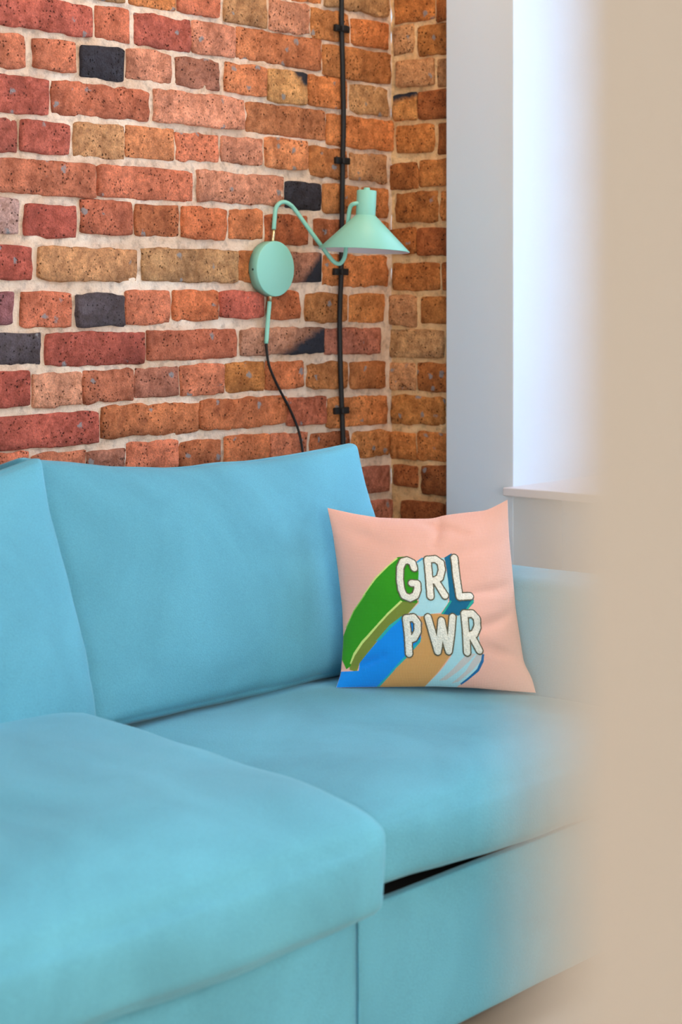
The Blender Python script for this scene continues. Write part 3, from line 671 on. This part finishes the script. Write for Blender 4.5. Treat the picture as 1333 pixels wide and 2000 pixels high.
spart('back_cushion', back(1.945, 2.77, 2.0, -0.016), loc=(2.358, 2.315, 0.652), rot=(LEAN, 0, 0), label='right back cushion')
spart('back_cushion', back(1.19, 1.955, 7.0, 0.010), loc=(1.559, 2.290, 0.652), rot=(LEAN, 0, 0), label='left back cushion')

# ---------------------------------------------------------------- throw pillow
CV, SV = math.cos(YAW), math.sin(YAW)
VIEW = np.array([CV, SV]); SIDE = np.array([SV, -CV])
PZ, PB, PK = 3.254, 0.4585, 0.36; PN = math.sqrt(1+PK*PK)
PE = {k_: np.array(p) for k_, p in PILLOW_EDGE.items()}
def edge(c, t):
    i = np.linspace(0, 1, len(PE[c])); return np.stack([np.interp(t, i, PE[c][:, 0]), np.interp(t, i, PE[c][:, 1])], -1)
def pillow_point(u, v_, w):
    u = np.asarray(u, float); v_ = np.asarray(v_, float); U = u[..., None]; V = v_[..., None]
    co = (1-U)*(1-V)*PE['bot'][0]+U*(1-V)*PE['bot'][-1]+(1-U)*V*PE['top'][0]+U*V*PE['top'][-1]
    ab = (1-V)*edge('bot', u)+V*edge('top', u)+(1-U)*edge('lef', v_)+U*edge('rig', v_)-co
    a = ab[..., 0]; b_ = ab[..., 1]/PN
    Z = PZ+PK*b_ - w/PN; z = PB+b_ + w*PK/PN
    return np.stack([Z*VIEW[0]+a*SIDE[0], Z*VIEW[1]+a*SIDE[1], z], -1)
def puff(u, v_, T=0.068):
    return T*(np.clip(4*u*(1-u), 0, 1)**.70)*(np.clip(4*v_*(1-v_), 0, 1)**.70)
def crease(u, v_, u0, v0, u1, v1, depth, width):
    dx, dy = u1-u0, v1-v0; L2 = dx*dx+dy*dy; t = np.clip(((u-u0)*dx+(v_-v0)*dy)/L2, 0, 1)
    d2 = (u-u0-t*dx)**2+(v_-v0-t*dy)**2
    return -depth*np.exp(-d2/(width*width))*(0.35+0.65*np.sin(np.pi*np.clip(t, 0.05, 0.95)))
def front(u, v_):
    w = puff(u, v_)
    for c in ((.50, .97, .72, .86, .007, .03), (.62, 1.0, .56, .80, .006, .025), (.70, .50, .99, .56, .006, .03), (.72, .30, .99, .42, .008, .035),
              (.80, .22, .97, .18, .007, .03), (.02, .08, .22, .16, .010, .025), (.60, .72, .98, .80, .004, .04), (.05, .9, .3, .8, .005, .05)):
        w = w + crease(u, v_, *c)*np.clip(puff(u, v_)/.03, 0, 1)
    w = w + 0.0035*np.sin(u*9+v_*4)*np.sin(v_*8-u*3+1)*np.clip(puff(u, v_)/.05, 0, 1)
    return w
PCOL = {'pink': (232, 180, 164), 'tan': (206, 156, 96), 'sky': (168, 216, 226), 'lilac': (196, 196, 196), 'skyline': (70, 160, 205),
        'green': (50, 150, 30), 'olive': (122, 138, 58), 'blue': (18, 140, 234), 'turq': (40, 172, 180), 'teal': (22, 104, 142),
        'jade': (40, 168, 150), 'navy': (20, 104, 160), 'lime': (205, 226, 130), 'lime2': (150, 200, 90)}
def inside(poly, X, Y):
    P = np.array(poly); r = np.zeros(X.shape, bool); n_ = len(P)
    for i in range(n_):
        x1, y1 = P[i]; x2, y2 = P[(i+1) % n_]
        if y1 == y2: continue
        c = ((y1 > Y) != (y2 > Y)) & (X < (x2-x1)*(Y-y1)/(y2-y1)+x1); r ^= c
    return r
NP = 460
g = np.linspace(0, 1, NP); U, V = np.meshgrid(g, g, indexing='ij')
acc = np.zeros((NP, NP, 3)); h_ = 0.25/NP
for du in (-h_, h_):
    for dv in (-h_, h_):
        col = np.tile(np.array(srgb(*PCOL['pink'])[:3]), (NP, NP, 1))
        for n_, poly in PILLOW_PRINT:
            col[inside(poly, U+du, V+dv)] = srgb(*PCOL[n_])[:3]
        acc += col/4
Pf = pillow_point(U, V, front(U, V)).reshape(-1, 3)
NB = 60; gb_ = np.linspace(0, 1, NB); UB, VB = np.meshgrid(gb_, gb_, indexing='ij')
Pb = pillow_point(UB, VB, -puff(UB, VB, 0.022)).reshape(-1, 3)
ORI = np.array([2.585, 1.985, PB])
verts = np.concatenate([Pf, Pb])-ORI
def grid_faces(n_, off, flip):
    i, j = np.meshgrid(np.arange(n_-1), np.arange(n_-1), indexing='ij'); a = (i*n_+j).ravel()+off
    q = np.stack([a, a+n_, a+n_+1, a+1], -1)
    return q[:, ::-1] if flip else q
faces = np.concatenate([grid_faces(NP, 0, False), grid_faces(NB, NP*NP, True)])
me = mesh('throw_pillow', verts.tolist(), faces.tolist())
cols = np.ones((len(verts), 4)); cols[:NP*NP, :3] = acc.reshape(-1, 3); cols[NP*NP:, :3] = srgb(*PCOL['pink'])[:3]
at = me.color_attributes.new('print', 'FLOAT_COLOR', 'POINT'); at.data.foreach_set('color', cols.ravel())
uvs = np.concatenate([np.stack([U, V], -1).reshape(-1, 2), np.stack([UB, VB], -1).reshape(-1, 2)])
ul = me.uv_layers.new(name='UVMap'); li = np.zeros(len(me.loops), int); me.loops.foreach_get('vertex_index', li)
ul.data.foreach_set('uv', uvs[li].ravel())
pillow = tag(obj('throw_pillow', me, M_PRINT, loc=tuple(ORI)), 'pink square throw pillow with GRL PWR in sequin letters on the sofa', 'pillow')

def stroke_dist(strokes, U, V, su, sv):
    d = np.full(U.shape, 9.0)
    for s_ in strokes:
        for (a, b_), (c, e) in zip(s_[:-1], s_[1:]):
            ax, ay, bx, by = a*su, b_*sv, c*su, e*sv; dx, dy = bx-ax, by-ay; L2 = dx*dx+dy*dy+1e-12
            t = np.clip(((U*su-ax)*dx+(V*sv-ay)*dy)/L2, 0, 1)
            d = np.minimum(d, np.hypot(U*su-ax-t*dx, V*sv-ay-t*dy))
    return d
SU, SV_ = 0.345, 0.33
for name_, strokes in PILLOW_LETTERS.items():
    pts = np.array([p for s_ in strokes for p in s_]); R = 0.0086
    u0, v0 = pts.min(0)-0.03; u1, v1 = pts.max(0)+0.03
    nu = int((u1-u0)*SU/0.0005); nv = int((v1-v0)*SV_/0.0005)
    Ug, Vg = np.meshgrid(np.linspace(u0, u1, nu), np.linspace(v0, v1, nv), indexing='ij')
    dist = stroke_dist(strokes, Ug, Vg, SU, SV_)
    rise = 0.0004 + 0.0024*np.sqrt(np.clip(1-(dist/(R+0.0006))**2, 0, 1))
    bead = dist > R-0.0026
    ang = np.sin((Ug*SU+Vg*SV_)*4200)*np.sin((Ug*SU-Vg*SV_)*4200)
    rise = np.where(bead, 0.0016+0.0004*ang, rise)
    P = pillow_point(Ug, Vg, front(Ug, Vg)+rise).reshape(-1, 3)-ORI
    keep = dist < R
    cell = keep[:-1, :-1] & keep[1:, :-1] & keep[1:, 1:] & keep[:-1, 1:]
    ii, jj = np.nonzero(cell); a = ii*nv+jj
    F = np.stack([a, a+nv, a+nv+1, a+1], -1)
    used = np.unique(F); remap = np.full(nu*nv, -1); remap[used] = np.arange(len(used))
    me = mesh('sequin_letter', P[used].tolist(), remap[F].tolist())
    cc = np.ones((nu*nv, 4)); cc[:, :3] = srgb(222, 222, 212)[:3]
    rr_ = np.random.RandomState(5).rand(nu*nv)
    cc[bead.ravel(), :3] = srgb(80, 76, 50)[:3]
    at = me.color_attributes.new('print', 'FLOAT_COLOR', 'POINT'); at.data.foreach_set('color', cc[used].ravel())
    obj('sequin_letter', me, M_SEQUIN, pillow, label='letter %s in pearly sequins with a dark beaded outline' % name_[0])

# ---------------------------------------------------------------- wall lamp
lx, ly, lz = LAMP_PLATE[0]
lamp = thing('wall_lamp', (lx, WALL_Y-.006, lz), 'mint green swing-arm wall lamp with cone shade on the bricks', 'lamp')
def lpart(name, me, mat, label=None, parent=None, smooth=True):
    o = obj(name, me, mat, parent or lamp, label=label, smooth=smooth)
    base = lamp.location
    o.matrix_parent_inverse = Matrix.Translation(base).inverted()
    return o
plate = lathe_mesh('backplate', [(0.0, 0.0235), (0.0572, 0.0235), (0.0586, 0.0229), (0.0591, 0.0218), (0.0591, 0.0), (0.0, 0.0)], 64)
plate.transform(Matrix.Translation((lx, WALL_Y-.006, lz)) @ Matrix.Rotation(math.pi/2, 4, 'X'))
po = lpart('backplate', plate, M_MINT)
sc = lathe_mesh('screw', [(0.0, .001), (0.0022, .001), (0.0024, 0.0)], 12)
sc.transform(Matrix.Translation((lx-.0592, WALL_Y-.018, lz-.002)) @ Matrix.Rotation(-math.pi/2, 4, 'Y'))
lpart('screw', sc, M_SCREW)
TR = 0.0046
lpart('arm', tube_mesh('arm', LAMP_UPPER[1:], TR, 14, 6), M_MINT)
u0 = Vector(LAMP_UPPER[0]); u1 = u0 + (u0-Vector(LAMP_UPPER[1])).normalized()*0.012
lpart('ferrule', tube_mesh('ferrule', [tuple(u1), tuple(u0 + (Vector(LAMP_UPPER[1])-u0)*0.95)], TR-.0009, 14, 2), M_BRASS, 'brass ferrule above the round plate')
l0 = Vector(LAMP_LOWER[0]); l1 = Vector(LAMP_LOWER[1])
lpart('stem', tube_mesh('stem', LAMP_LOWER, TR, 14, 4), M_MINT, 'short straight tube below the round plate')
lpart('ferrule', tube_mesh('ferrule', [tuple(l0+(l0-l1).normalized()*.02), tuple(l0 + (l1-l0)*0.25)], TR+.0002, 14, 2), M_BRASS, 'brass ferrule below the round plate')
lpart('power_cord', tube_mesh('power_cord', LAMP_CORD, 0.0028, 10, 6), M_BLACK, 'thin black cord hanging from the lamp')
SC = Vector((3.002, 2.50, 1.2555))
tilt = Matrix.Translation(SC) @ Matrix.Rotation(math.radians(2.6), 4, Vector((CV, SV, 0))) @ Matrix.Rotation(math.radians(-1.8), 4, Vector((SV, -CV, 0)))
shade_prof = [(0.0978, 0.0), (0.0984, 0.0012), (0.0225, 0.0755), (0.0212, 0.0765), (0.0, 0.0765)]
sh = lathe_mesh('shade', shade_prof, 72); sh.transform(tilt); so = lpart('shade', sh, M_MINT)
li_ = lathe_mesh('shade_lining', [(0.0979, 0.0001), (0.0955, 0.0006), (0.021, 0.0735), (0.0, 0.0735)], 72); li_.transform(tilt)
lpart('shade_lining', li_, M_MINTIN, 'pale inside of the cone shade')
nk = lathe_mesh('socket_cap', [(0.0208, 0.0755), (0.0213, 0.077), (0.0213, 0.129), (0.0206, 0.1300), (0.0, 0.1300)], 40); nk.transform(tilt)
lpart('socket_cap', nk, M_MINT)
kn = lathe_mesh('finial', [(0.0068, 0.1295), (0.0068, 0.1355), (0.0058, 0.1365), (0.0, 0.1365)], 24); kn.transform(tilt)
lpart('finial', kn, M_MINT)
bu = lathe_mesh('bulb', [(0.0, 0.018), (0.014, 0.022), (0.020, 0.034), (0.016, 0.050), (0.012, 0.060), (0.012, 0.0735)], 24); bu.transform(tilt)
lpart('bulb', bu, M_MINTIN)

# ---------------------------------------------------------------- black cable and its clips
tag(obj('power_cable', tube_mesh('power_cable', [(3.084, 2.634, 2.89), (3.086, 2.634, 2.4)] + CABLE, 0.0057, 12, 8), M_BLACK), 'black cable running down the brick wall behind the lamp shade', 'cable')
WORDS = ['topmost black cable clip near the upper edge of the photo', 'black cable clip just above the lamp shade, between bricks',
         'black cable clip just below the lamp shade and arm bend', 'lowest black cable clip above the sofa cushion']
for (x, y, z), w in zip(CLIPS, WORDS):
    bm = bmesh.new()
    add_box(bm, -.0235, .0235, -.0015, .0075, -.0075, .0075, .0015)
    add_box(bm, -.0095, .0095, -.0100, .0010, -.0070, .0070, .0030, 3)
    for s in (-1, 1):
        add_box(bm, s*.0170-.0035, s*.0170+.0035, -.0035, .0, -.0035, .0035, .0010)
    tag(obj('cable_clip', from_bm('cable_clip', bm), M_BLACK, loc=(x, y-.001, z), smooth=False), w, 'clip', 'black clips holding the cable')
